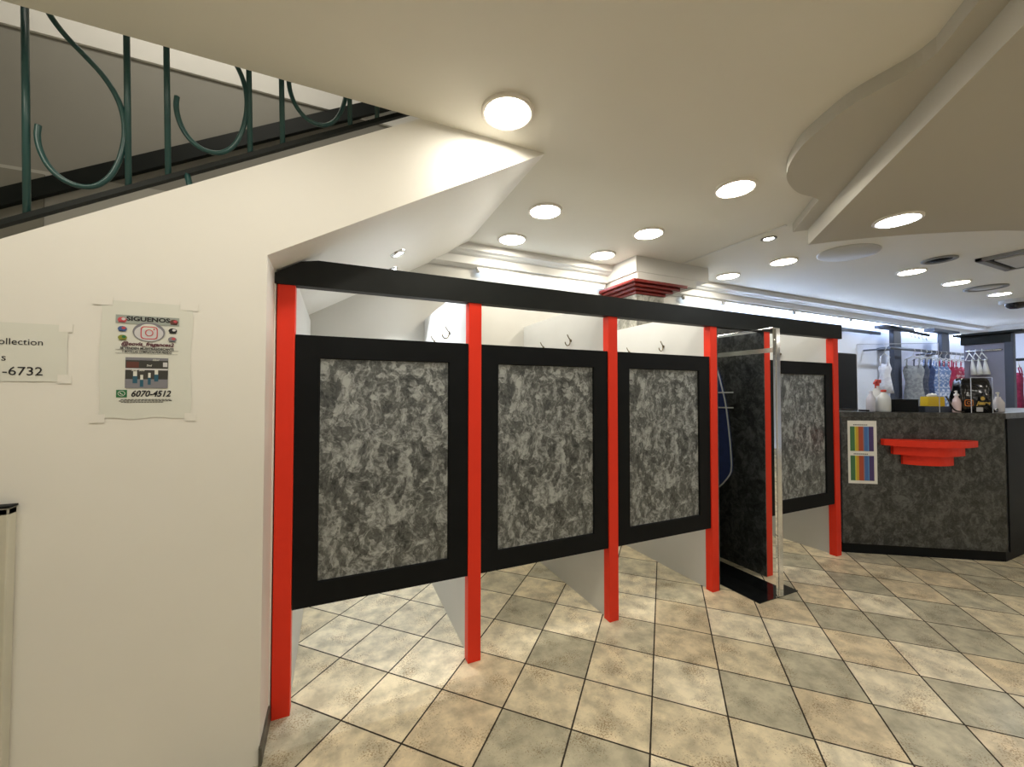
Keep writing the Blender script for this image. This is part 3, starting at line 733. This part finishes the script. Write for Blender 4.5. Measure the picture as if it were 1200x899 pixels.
# ------------------------------------------------------------ counter
A = Vector((4.372, 2.148, 0)); B = Vector((5.452, 1.432, 0)); Dv = (B-A).normalized(); Nv = Vector((Dv.y, -Dv.x, 0))   # Nv points to the room
def cpt(s, off, z): return A+Dv*s+Nv*off+Vector((0, 0, z))
LC = (B-A).length
t = thing('counter', 'charcoal marbled service counter with black plinth and red stepped shelf', 'counter', A)
back = Vector((-.55, .83, 0))
def cpoly(off, x1=XR-3.2, deep=.75, s0=0.0):
    p0 = cpt(s0, off, 0); p1 = cpt(LC+off*.3, off, 0)
    return [(p0.x, p0.y), (p1.x, p1.y), (7.6, 1.432-off), (7.6, 1.432+.5), (5.75, 1.95), (p0.x+.42, p0.y+.50)]
bm = BM(); prism(bm, cpoly(0), .09, 1.272); obj('carcass', bm, M['marbledk'], t)
bm = BM(); prism(bm, cpoly(-.012), 0, .092); obj('plinth', bm, M['black'], t)
bm = BM(); prism(bm, cpoly(.012, s0=-.02), 1.272, 1.322); obj('worktop', bm, M['marbledk'], t)
bm = BM(); box(bm, B.x+.03, 7.6, B.y-.010, B.y+.004, .088, 1.270, .002); obj('side_panel', bm, M['black'], t)
M['darkstone'] = M['marbledk']
# red shelf, three stepped curved tiers
t2 = thing('wall_shelf', 'red three tiered stepped shelf on the front of the counter', 'shelf', cpt(.69, 0, 1.0))
for (s0_, s1_, za, zb_, dp) in [(.325, 1.055, 1.020, 1.075, .19), (.405, .965, .938, 1.020, .145), (.487, .885, .848, .938, .10)]:
    bm = BM(); pl = []
    for k in range(17):
        a = k/16; s = s0_+(s1_-s0_)*a
        o_ = dp*(.25+.75*(1-abs(2*a-1)**2.0))
        q = cpt(s, o_, 0); pl.append((q.x, q.y))
    q0 = cpt(s1_, .001, 0); q1 = cpt(s0_, .001, 0); pl += [(q0.x, q0.y), (q1.x, q1.y)]
    prism(bm, pl, za, zb_); obj('tier', bm, M['red'], t2)
# colour chart
t2 = thing('colour_chart', 'white sheet with two rainbow striped panels taped to the counter front', 'poster', cpt(.17, 0, .65))
def cflat(name, s0_, s1_, z0_, z1_, off, m, par, th=.0006):
    bm = BM(); ps = [cpt(s0_, off, z0_), cpt(s1_, off, z0_), cpt(s1_, off, z1_), cpt(s0_, off, z1_)]
    qs = [p+Nv*th for p in ps]; V0 = [bm.verts.new(p) for p in ps]; V1 = [bm.verts.new(p) for p in qs]
    bm.faces.new(V0[::-1]); bm.faces.new(V1)
    for k in range(4): bm.faces.new((V0[k], V0[(k+1) % 4], V1[(k+1) % 4], V1[k]))
    bmesh.ops.recalc_face_normals(bm, faces=bm.faces[:]); return obj(name, bm, m, par)
cflat('sheet', .052, .293, .652, 1.240, .001, mat('poster_white', (.78, .78, .72), .4), t2)
cols = [((.045, .16, .06), 1.0), ((.50, .52, .05), .28), ((.60, .34, .03), .55), ((.40, .07, .03), 1.0), ((.20, .18, .25), .25), ((.05, .15, .40), .75), ((.10, .28, .55), .2), ((.06, .035, .15), 1.05)]
tot = sum(c[1] for c in cols)
for z0_, z1_ in ((.955, 1.185), (.680, .912)):
    s = .072
    for c, wd in cols:
        e_ = s+.195*wd/tot
        key = 'stripe_%d' % int(c[0]*1000)
        if key not in M: M[key] = mat(key, c, .45)
        cflat('stripe', s, e_, z0_, z1_, .0018, M[key], t2); s = e_
    for k in range(10): cflat('caption', .10+.012*k, .109+.012*k, z1_+.012, z1_+.020, .0018, M['ink'], t2)

# ------------------------------------------------------------ things on the counter (top at 1.322)
ZT = 1.322
def stand_bottle(s, off, h, r, label, body, cap, trig=False):
    c = cpt(s, off, ZT)
    t = thing('spray_bottle', label, 'bottle', c, 'spray bottles on the counter')
    bm = BM(); lathe(bm, c, [(0, 0), (r*.92, 0), (r, .008), (r, h*.50), (r*.9, h*.60), (r*.38, h*.76), (r*.30, h*.80), (r*.30, h*.86), (0, h*.86)], 28); obj('body', bm, body, t)
    bm = BM(); lathe(bm, c, [(r*.36, h*.80), (r*.40, h*.81), (r*.40, h*.88), (r*.2, h*.90), (0, h*.90)], 20); obj('collar', bm, cap, t)
    if trig:
        bm = BM(); a = c+Vector((0, 0, h*.92)); box(bm, a.x-.02, a.x+.055, a.y-.012, a.y+.012, a.z-.01, a.z+.025, .005)
        tube(bm, [a+Vector((-.02, 0, .01)), a+Vector((-.045, 0, 0)), a+Vector((-.055, 0, -.02))], .008, 8)
        tube(bm, [a+Vector((-.015, 0, 0)), a+Vector((-.03, 0, -.04)), a+Vector((-.028, 0, -.06))], .005, 8)
        obj('trigger', bm, cap, t)
    return t
stand_bottle(.300, -.075, .22, .036, 'cloudy clear bottle, leftmost of the spray bottles on the counter', M['clearbottle'], M['clearbottle'])
stand_bottle(.420, -.175, .31, .046, 'white spray bottle with red trigger head on the counter', M['plastic'], M['redplastic'], True)
stand_bottle(.400, -.065, .235, .052, 'white bottle with red collar beside the black box', M['plastic'], M['redplastic'])
def cbox(name, label, cat, s0_, s1_, o0, o1, z0_, z1_, m, top=1.0, group=None):
    bm = BM(); lo = [cpt(s0_, o1, z0_), cpt(s1_, o1, z0_), cpt(s1_, o0, z0_), cpt(s0_, o0, z0_)]
    cc = sum(lo, Vector((0, 0, 0)))/4; hi = [cc+(p-cc)*top+Vector((0, 0, z1_-z0_)) for p in lo]
    V0 = [bm.verts.new(p) for p in lo]; V1 = [bm.verts.new(p) for p in hi]; bm.faces.new(V0[::-1]); bm.faces.new(V1)
    for k in range(4): bm.faces.new((V0[k], V0[(k+1) % 4], V1[(k+1) % 4], V1[k]))
    bmesh.ops.recalc_face_normals(bm, faces=bm.faces[:])
    bmesh.ops.bevel(bm, geom=bm.edges[:], offset=.003, segments=2, affect='EDGES')
    return bm, cc
bm, cc = cbox('', '', '', .495, .695, -.18, -.075, ZT, ZT+.112, None); t = thing('storage_box', 'plain black box on the counter between bottles and yellow pad', 'box', cc)
obj('body', bm, M['black'], t)
bm, _ = cbox('', '', '', .492, .698, -.183, -.072, ZT+.112, ZT+.120, None); obj('lid', bm, M['blackplastic'], t)
bm, cc = cbox('', '', '', .735, .945, -.17, -.06, ZT, ZT+.055, None); t = tag(obj('card_tray', bm, M['metalgrey'], None, cc), 'low dark grey tray under the yellow box', 'tray')
bm, cc = cbox('', '', '', .765, .905, -.16, -.07, ZT+.055, ZT+.145, None, .96); t = thing('tissue_box', 'yellow box with a white tissue on the counter', 'box', cc)
obj('carton', bm, M['yellow'], t)
tc_ = cpt(.83, -.11, ZT+.145)
bm = BM(); lathe(bm, tc_, [(.045, 0), (.05, .012), (.03, .028), (.02, .022), (0, .035)], 9, sx=1.2, sy=.7); obj('tissue', bm, M['plastic'], t)
# gel bottle
c = cpt(.955, -.022, ZT); t = thing('pump_bottle', 'clear pink tinted pump bottle left of the black bag', 'bottle', c)
bm = BM(); lathe(bm, c, [(0, 0), (.026, 0), (.028, .01), (.030, .09), (.024, .12), (.013, .14), (.013, .16), (0, .16)], 24); obj('body', bm, mat('pinkish_plastic', (.60, .48, .52), .15), t)
bm = BM(); lathe(bm, c, [(.018, .155), (.018, .17), (.007, .175), (.007, .20), (0, .20)], 16); tube(bm, [c+Vector((0, 0, .197)), c+Vector((-.03, 0, .193))], .006, 8); obj('pump', bm, M['clearbottle'], t)
# black shiny bag-covered till with print
t = thing('covered_till', 'black plastic covered till with gold print and camera logo on the counter', 'till', cpt(1.10, -.12, ZT))
bm = BM()
lo = [(.995, -.14), (1.225, -.14), (1.225, -.012), (.995, -.012)]; md = [(1.0, -.14), (1.232, -.14), (1.232, -.022), (1.0, -.022)]; hi = [(1.03, -.135), (1.238, -.135), (1.238, -.055), (1.03, -.055)]
rings = []
for prof_, z in ((lo, 0), (lo, .12), (md, .15), (md, .20), (hi, .29), ([(1.045, -.125), (1.225, -.125), (1.225, -.07), (1.045, -.07)], .315)):
    ring_ = []
    for k in range(4):
        a_, b2 = prof_[k], prof_[(k+1) % 4]
        for j in range(6):
            u = j/6; wob = .005*math.sin(j*2.1+z*37+k)
            q = cpt(a_[0]+(b2[0]-a_[0])*u+wob, a_[1]+(b2[1]-a_[1])*u+wob, ZT+z+.003*math.sin(j*3+k*2)*(z > 0)); ring_.append(bm.verts.new(q))
    rings.append(ring_)
for r0, r1 in zip(rings, rings[1:]):
    for k in range(24): bm.faces.new((r0[k], r0[(k+1) % 24], r1[(k+1) % 24], r1[k])).smooth = True
bm.faces.new(rings[-1]); bm.faces.new(rings[0][::-1]); bmesh.ops.recalc_face_normals(bm, faces=bm.faces[:])
obj('cover', bm, mat('shiny_black_film', (.006, .006, .007), .12, bump=.5, bscale=9), t)
rzc = math.atan2(Dv.y, Dv.x)
def cring(name, s, z, r1_, r2_, wd, off, m, par, power=2):
    bm = BM(); K = 28
    def pt(k, q):
        a = 2*PI*k/K; c_, s_ = math.cos(a), math.sin(a)
        return cpt(s+(r1_-q)*math.copysign(abs(c_)**(2/power), c_), off, z+(r2_-q)*math.copysign(abs(s_)**(2/power), s_))
    A_ = [bm.verts.new(pt(k, 0)) for k in range(K)]; B_ = [bm.verts.new(pt(k, wd)) for k in range(K)]
    for k in range(K): bm.faces.new((A_[k], A_[(k+1) % K], B_[(k+1) % K], B_[k]))
    return obj(name, bm, m, par)
cring('camera_logo', 1.035, ZT+.090, .034, .030, .006, -.002, M['orange'], t, 5); cring('camera_logo', 1.035, ZT+.090, .016, .015, .005, -.002, M['orange'], t)
text('gold_lettering', 'jeans', .045, cpt(1.095, -.002, ZT+.075), 0, M['gold'], t, 'LEFT', 1.1, .3, .0005, .002, rz=rzc)
c = cpt(1.14, -.003, ZT+.13); bm = BM(); lathe(bm, (0, 0, 0), [(0, .002), (.017, .002)], 20)
for v in bm.verts: v.co = c+Dv*v.co.x+Vector((0, 0, v.co.y))+Nv*v.co.z
obj('gold_dot', bm, M['gold'], t)
cflat('label_card', 1.09, 1.14, ZT+.012, ZT+.05, -.002, M['psilver'], t, .002)
# cables
def cable(label, pts, r=.006):
    bm = BM(); tube(bm, smooth(pts, 2), r, 8); tag(obj('cable', bm, M['blackplastic'], None, pts[0]), label, 'cable')
def sm3(p):
    return p
def smooth(p, n=3):
    for _ in range(n):
        q = [p[0]]
        for a_, b2 in zip(p, p[1:]):
            q += [tuple(a_[i]*.75+b2[i]*.25 for i in range(len(a_))), tuple(a_[i]*.25+b2[i]*.75 for i in range(len(a_)))]
        q.append(p[-1]); p = q
    return p
cable('black cable curling down left of the covered till', [tuple(cpt(s, o_, ZT+z)) for s, o_, z in [(.885, -.04, .15), (.895, -.01, .09), (.905, .0, .04), (.93, .004, .014), (.99, .006, .012)]])
cable('thick black cable looping right of the covered till', [tuple(cpt(s, o_, ZT+z)) for s, o_, z in [(1.16, .0, .085), (1.20, .0, .05), (1.23, -.01, .02), (1.26, -.03, .012), (1.30, -.06, .04), (1.33, -.10, .012)]], .009)
cable('black cable lying at the left end of the counter', [tuple(cpt(s, o_, ZT+z)) for s, o_, z in [(.0, -.22, .05), (.04, -.14, .02), (.12, -.07, .018), (.20, -.03, .012), (.245, -.01, .012)]], .008)
# acrylic screens
def acrylic(label, s0_, s1_, off, z1_):
    t = thing('acrylic_screen', label, 'screen', cpt(s0_, off, ZT), 'clear acrylic screens on the counter')
    cflat('sheet', s0_, s1_, ZT, z1_, off, M['acrylic'], t, .004)
    cflat('edge', s0_-.003, s0_, ZT, z1_, off, M['acryledge'], t, .005); cflat('edge', s0_, s1_, z1_-.001, z1_+.004, off, M['acryledge'], t, .005); cflat('edge', s1_, s1_+.003, ZT, z1_, off, M['acryledge'], t, .005)
acrylic('tall clear acrylic screen over the spray bottles and black box', .143, .80, 0.0, 1.958)
acrylic('low clear acrylic screen in front of the covered till', 1.04, 1.20, .012, 1.64)
# clear bottle at the right of the counter
c = Vector((5.66, 1.52, ZT)); t = thing('pump_bottle', 'clear gel bottle with T shaped pump at the right end of counter', 'bottle', c)
bm = BM(); lathe(bm, c, [(0, 0), (.038, 0), (.04, .01), (.04, .09), (.02, .13), (.018, .145), (0, .145)], 24); obj('body', bm, M['clearbottle'], t)
bm = BM(); tube(bm, [c+Vector((0, 0, .14)), c+Vector((0, 0, .18))], .006, 8); tube(bm, [c+Vector((-.035, 0, .18)), c+Vector((.02, 0, .18))], .007, 8); obj('pump', bm, M['plastic'], t)

# ------------------------------------------------------------ clothes displays on the back wall
t = thing('low_cabinet', 'dark cabinet standing behind the counter next to the last booth', 'cabinet', (5.2, 2.8, 0))
bm = BM(); box(bm, 4.85, 5.93, 2.74, 3.30, 0, 1.99, .004); obj('carcass', bm, M['black'], t)
for a_, b2 in ((4.86, 5.38), (5.40, 5.92)):
    bm = BM(); box(bm, a_, b2, 2.722, 2.74, .08, 1.98, .003); d_ = obj('door', bm, M['black'], t)
    hx = b2-.04 if a_ < 5 else a_+.04
    bm = BM(); tube(bm, [(hx, 2.716, .95), (hx, 2.716, 1.1)], .006, 8); obj('handle', bm, M['chrome'], d_)
def upright(label, x0, x1, zt_, bar0, bar1, arm=False):
    t = thing('display_upright', label, 'display stand', ((x0+x1)/2, 3.35, 0), 'dark T shaped display uprights')
    bm = BM(); box(bm, x0, x1, 3.24, 3.30, 0, zt_-.05, .004); obj('post', bm, M['metalgrey'], t)
    bm = BM(); box(bm, bar0, bar1, 3.18, 3.32, zt_-.05, zt_, .004); obj('top_bar', bm, M['metalgrey'], t)
    for zz in (.5, 1.62, 2.2):
        bm = BM(); box(bm, x0, x1, 3.30, YB-.001, zz, zz+.04); obj('wall_bracket', bm, M['metalgrey'], t)
    if arm:
        bm = BM(); tube(bm, [(bar0+.2, 3.2, zt_-.02), (bar0+.02, 2.95, zt_-.13), (bar0-.42, 2.55, zt_-.28)], .018, 8); a2 = obj('waterfall_arm', bm, M['blackiron'], t)
        for k in range(5):
            u = .25+.16*k; p = Vector((bar0+.02-.44*u, 2.95-.40*u, zt_-.13-.15*u))
            bm = BM(); tube(bm, [p, p+Vector((0, 0, -.05)), p+Vector((.015, 0, -.075)), p+Vector((.035, 0, -.07))], .004, 6); obj('hook', bm, M['chrome'], a2)
upright('dark T shaped display upright behind the spray bottles, nearest of three', 8.10, 8.33, 2.56, 7.70, 8.62, True)
upright('second dark T shaped display upright, above the blue clothes', 9.74, 10.02, 2.61, 9.30, 10.25)
t = thing('clothes_rail', 'long grey hanging rail with clothes along the bright back wall', 'clothes rail', (9.5, 3.1, 2.2))
bm = BM(); tube(bm, [(7.55, 3.08, 2.18), (11.3, 3.08, 2.18)], .022, 10); obj('bar', bm, M['railgrey'], t)
for xk in (7.7, 9.4, 11.2):
    bm = BM(); tube(bm, [(xk, 3.08, 2.18), (xk, YB-.002, 2.18)], .014, 8); obj('wall_bracket', bm, M['railgrey'], t)
t = thing('faceout_rail', 'grey wall rail at the left behind the waterfall arm', 'rail', (7.4, 3.4, 2.47))
bm = BM(); box(bm, 6.95, 8.05, 3.38, 3.41, 2.44, 2.49, .003); obj('bar', bm, M['railgrey'], t)
for xk in (7.1, 7.9):
    bm = BM(); box(bm, xk, xk+.04, 3.405, YB-.001, 2.45, 2.48); obj('wall_bracket', bm, M['railgrey'], t)
M['wavymat'] = None
def cloth_mat(name, c1, c2, sc=22, thr=.5):
    m, nt, b = nodes(name); L = nt.links; b.inputs['Roughness'].default_value = .85
    tc = N(nt, 'ShaderNodeTexCoord'); no = N(nt, 'ShaderNodeTexNoise'); no.inputs['Scale'].default_value = sc; no.inputs['Detail'].default_value = 3
    L.new(tc.outputs['Object'], no.inputs['Vector']); r = N(nt, 'ShaderNodeValToRGB'); r.color_ramp.elements[0].position = thr-.05; r.color_ramp.elements[1].position = thr+.06
    r.color_ramp.elements[0].color = (*c1, 1); r.color_ramp.elements[1].color = (*c2, 1); L.new(no.outputs['Fac'], r.inputs[0]); L.new(r.outputs[0], b.inputs['Base Color']); return m
CM = {'grey': cloth_mat('grey_cloth', (.20, .21, .22), (.30, .31, .30)), 'charcoal': cloth_mat('charcoal_cloth', (.05, .06, .09), (.09, .10, .14)),
      'blue': cloth_mat('blue_print_cloth', (.16, .25, .48), (.62, .68, .82), 30, .52), 'navy': cloth_mat('navy_dress_cloth', (.03, .05, .13), (.05, .08, .18)),
      'red': cloth_mat('crimson_cloth', (.42, .03, .09), (.50, .06, .12)), 'redprint': cloth_mat('red_print_cloth', (.50, .06, .12), (.70, .52, .55), 34, .56),
      'white': cloth_mat('white_cloth', (.66, .68, .76), (.78, .80, .86)), 'maroon': cloth_mat('maroon_cloth', (.20, .012, .05), (.27, .02, .07)), 'pink': cloth_mat('magenta_cloth', (.34, .02, .12), (.42, .03, .15))}
def garment(label, x, y, ztop, wdt, ln, m, waist=.72, flare=1.15, rot=0.0, group='dresses on the long rail'):
    """strappy dress on a hanger; hangs from a rail at height ztop"""
    t = thing('hanging_dress', label, 'dress', (x, y, ztop), group)
    ca, sa = math.cos(rot), math.sin(rot)
    W = lambda u, d_, z: (x+u*ca-d_*sa, y+u*sa+d_*ca, z)
    bm = BM()
    pts = [W(.0, 0, ztop+.035), W(.018, 0, ztop+.03), W(.022, 0, ztop+.005), W(.0, 0, ztop-.03), W(0, 0, ztop-.07)]
    tube(bm, pts, .0035, 6); tube(bm, [W(-wdt*.36, 0, ztop-.135), W(0, 0, ztop-.07), W(wdt*.36, 0, ztop-.135)], .007, 6); obj('hanger', bm, M['plastic'], t)
    bm = BM()
    for s in (-1, 1): tube(bm, [W(s*wdt*.25, -.005, ztop-.11), W(s*wdt*.26, -.02, ztop-.19), W(s*wdt*.24, -.03, ztop-.26)], .009, 6)
    obj('strap', bm, m, t)
    bm = BM(); K = 28; rr = []
    z0_ = ztop-.24
    for z, ww, dp in [(z0_, wdt*.62, .035), (z0_-.06, wdt*.9, .06), (z0_-ln*.3, wdt*waist, .05), (z0_-ln*.36, wdt*waist*.98, .05), (z0_-ln*.7, wdt*(waist+flare)/2, .07), (z0_-ln, wdt*flare, .085)]:
        ring_ = []
        for k in range(K):
            a = 2*PI*k/K; fold = 1+(.10*math.sin(a*7+x*5) if z < z0_-.1 else .03*math.sin(a*5))
            dz = .03*abs(math.cos(a)) if z == z0_ else .0
            ring_.append(bm.verts.new(W(ww/2*math.cos(a), dp*.78*math.sin(a)*fold, z+dz)))
        rr.append(ring_)
    for r0, r1 in zip(rr, rr[1:]):
        for k in range(K): bm.faces.new((r0[k], r0[(k+1) % K], r1[(k+1) % K], r1[k])).smooth = True
    bm.faces.new(rr[-1]); bm.faces.new(rr[0][::-1]); bmesh.ops.recalc_face_normals(bm, faces=bm.faces[:])
    obj('dress_body', bm, m, t)
g1 = [(7.40, 'white', .17, .42, 'pale sleeveless top hanging left of the dark upright, nearest the bottles'), (8.25, 'grey', .28, .75, 'grey skater dress hanging first right of the dark upright'), (8.46, 'charcoal', .25, .8, 'charcoal dress between the grey and the blue dresses'),
      (8.64, 'navy', .25, .8, 'navy dress left of the blue print dresses'), (8.80, 'blue', .28, .75, 'pale blue print dress, leftmost of three blue ones'), (8.97, 'blue', .28, .75, 'pale blue print dress, middle of three blue ones'), (9.14, 'blue', .28, .75, 'pale blue print dress, next to the red clothes'),
      (9.34, 'red', .28, .72, 'plain crimson dress, leftmost of the red clothes'), (9.50, 'redprint', .28, .70, 'red floral print dress, second of the red clothes'), (9.68, 'redprint', .28, .68, 'red floral print dress, third of the red clothes'), (9.86, 'red', .27, .66, 'plain crimson dress, rightmost of the red clothes')]
for x, cn, wd, ln, l in g1: garment(l, x, 3.07+.0*random.random(), 2.155, wd, ln, CM[cn], rot=-PI/2+.12)
# wheeled display wall to the right with its own rail
t = thing('display_stand', 'lilac grey display panel with dark top box beyond the covered till', 'display panel', (9.6, 2.7, 0))
bm = BM(); box(bm, 9.58, 9.62, 2.49, 2.93, 0, 2.30, .003); obj('board', bm, M['panelgrey'], t)
bm = BM(); box(bm, 9.55, 9.65, 2.42, 2.96, 2.30, 2.44, .004); obj('header_box', bm, M['blackiron'], t)
bm = BM(); box(bm, 9.56, 9.66, 2.40, 2.49, 0, 2.44, .004); obj('edge_post', bm, M['metalgrey'], t)
bm = BM(); box(bm, 9.45, 9.80, 2.28, 3.02, 2.44, 2.475, .004); obj('top_plate', bm, M['blackiron'], t)
bm = BM(); tube(bm, [(9.575, 2.52, 2.19), (9.555, 2.52, 2.19), (9.555, 2.90, 2.19), (9.575, 2.90, 2.19)], .014, 8); obj('garment_bar', bm, M['chrome'], t)
for k, (y, l) in enumerate([(2.86, 'white wire hanger, leftmost of three on the grey panel'), (2.79, 'white wire hanger, middle of three on the grey panel'), (2.72, 'white wire hanger, rightmost of three on the grey panel')]):
    t = thing('clothes_hanger', l, 'hanger', (9.54, y, 2.10), 'empty hangers on the grey panel')
    bm = BM(); tube(bm, smooth([(9.560, y, 2.212), (9.540, y, 2.215), (9.535, y, 2.19), (9.54, y, 2.16)], 1), .004, 6)
    obj('hook', bm, M['plastic'], t)
    bm = BM(); tube(bm, [(9.54, y, 2.16), (9.48, y-.07, 2.06), (9.46, y-.085, 2.03), (9.54, y, 2.035), (9.55, y+.05, 2.04), (9.54, y, 2.16)], .007, 6); obj('shoulders', bm, M['plastic'], t)
    bm = BM(); tube(bm, [(9.50, y-.045, 2.05), (9.50, y-.05, 1.92), (9.49, y-.065, 1.80)], [.008, .03, .04], 8); obj('slip', bm, M['plastic'], t)
t = thing('clothes_rail', 'dark rail with maroon dresses at the right edge of the frame', 'clothes rail', (11.1, 2.6, 0))
bm = BM(); tube(bm, [(11.1, 2.92, 2.10), (11.1, 1.9, 2.10)], .025, 10); obj('bar', bm, M['blackiron'], t)
for py_ in (2.92, 1.9):
    bm = BM(); tube(bm, [(11.1, py_, 0), (11.1, py_, 2.12)], .022, 10); obj('post', bm, M['blackiron'], t)
for k, (y, cn, l) in enumerate([(2.73, 'maroon', 'maroon strappy dress, leftmost on the right edge rail'), (2.55, 'pink', 'magenta strappy dress at the far right edge, next to the maroon one'), (2.36, 'maroon', 'maroon strappy dress, last on the right edge rail')]):
    garment(l, 11.1, y, 2.075, .32, 1.0, CM[cn], rot=.08, group='dresses on the right edge rail')
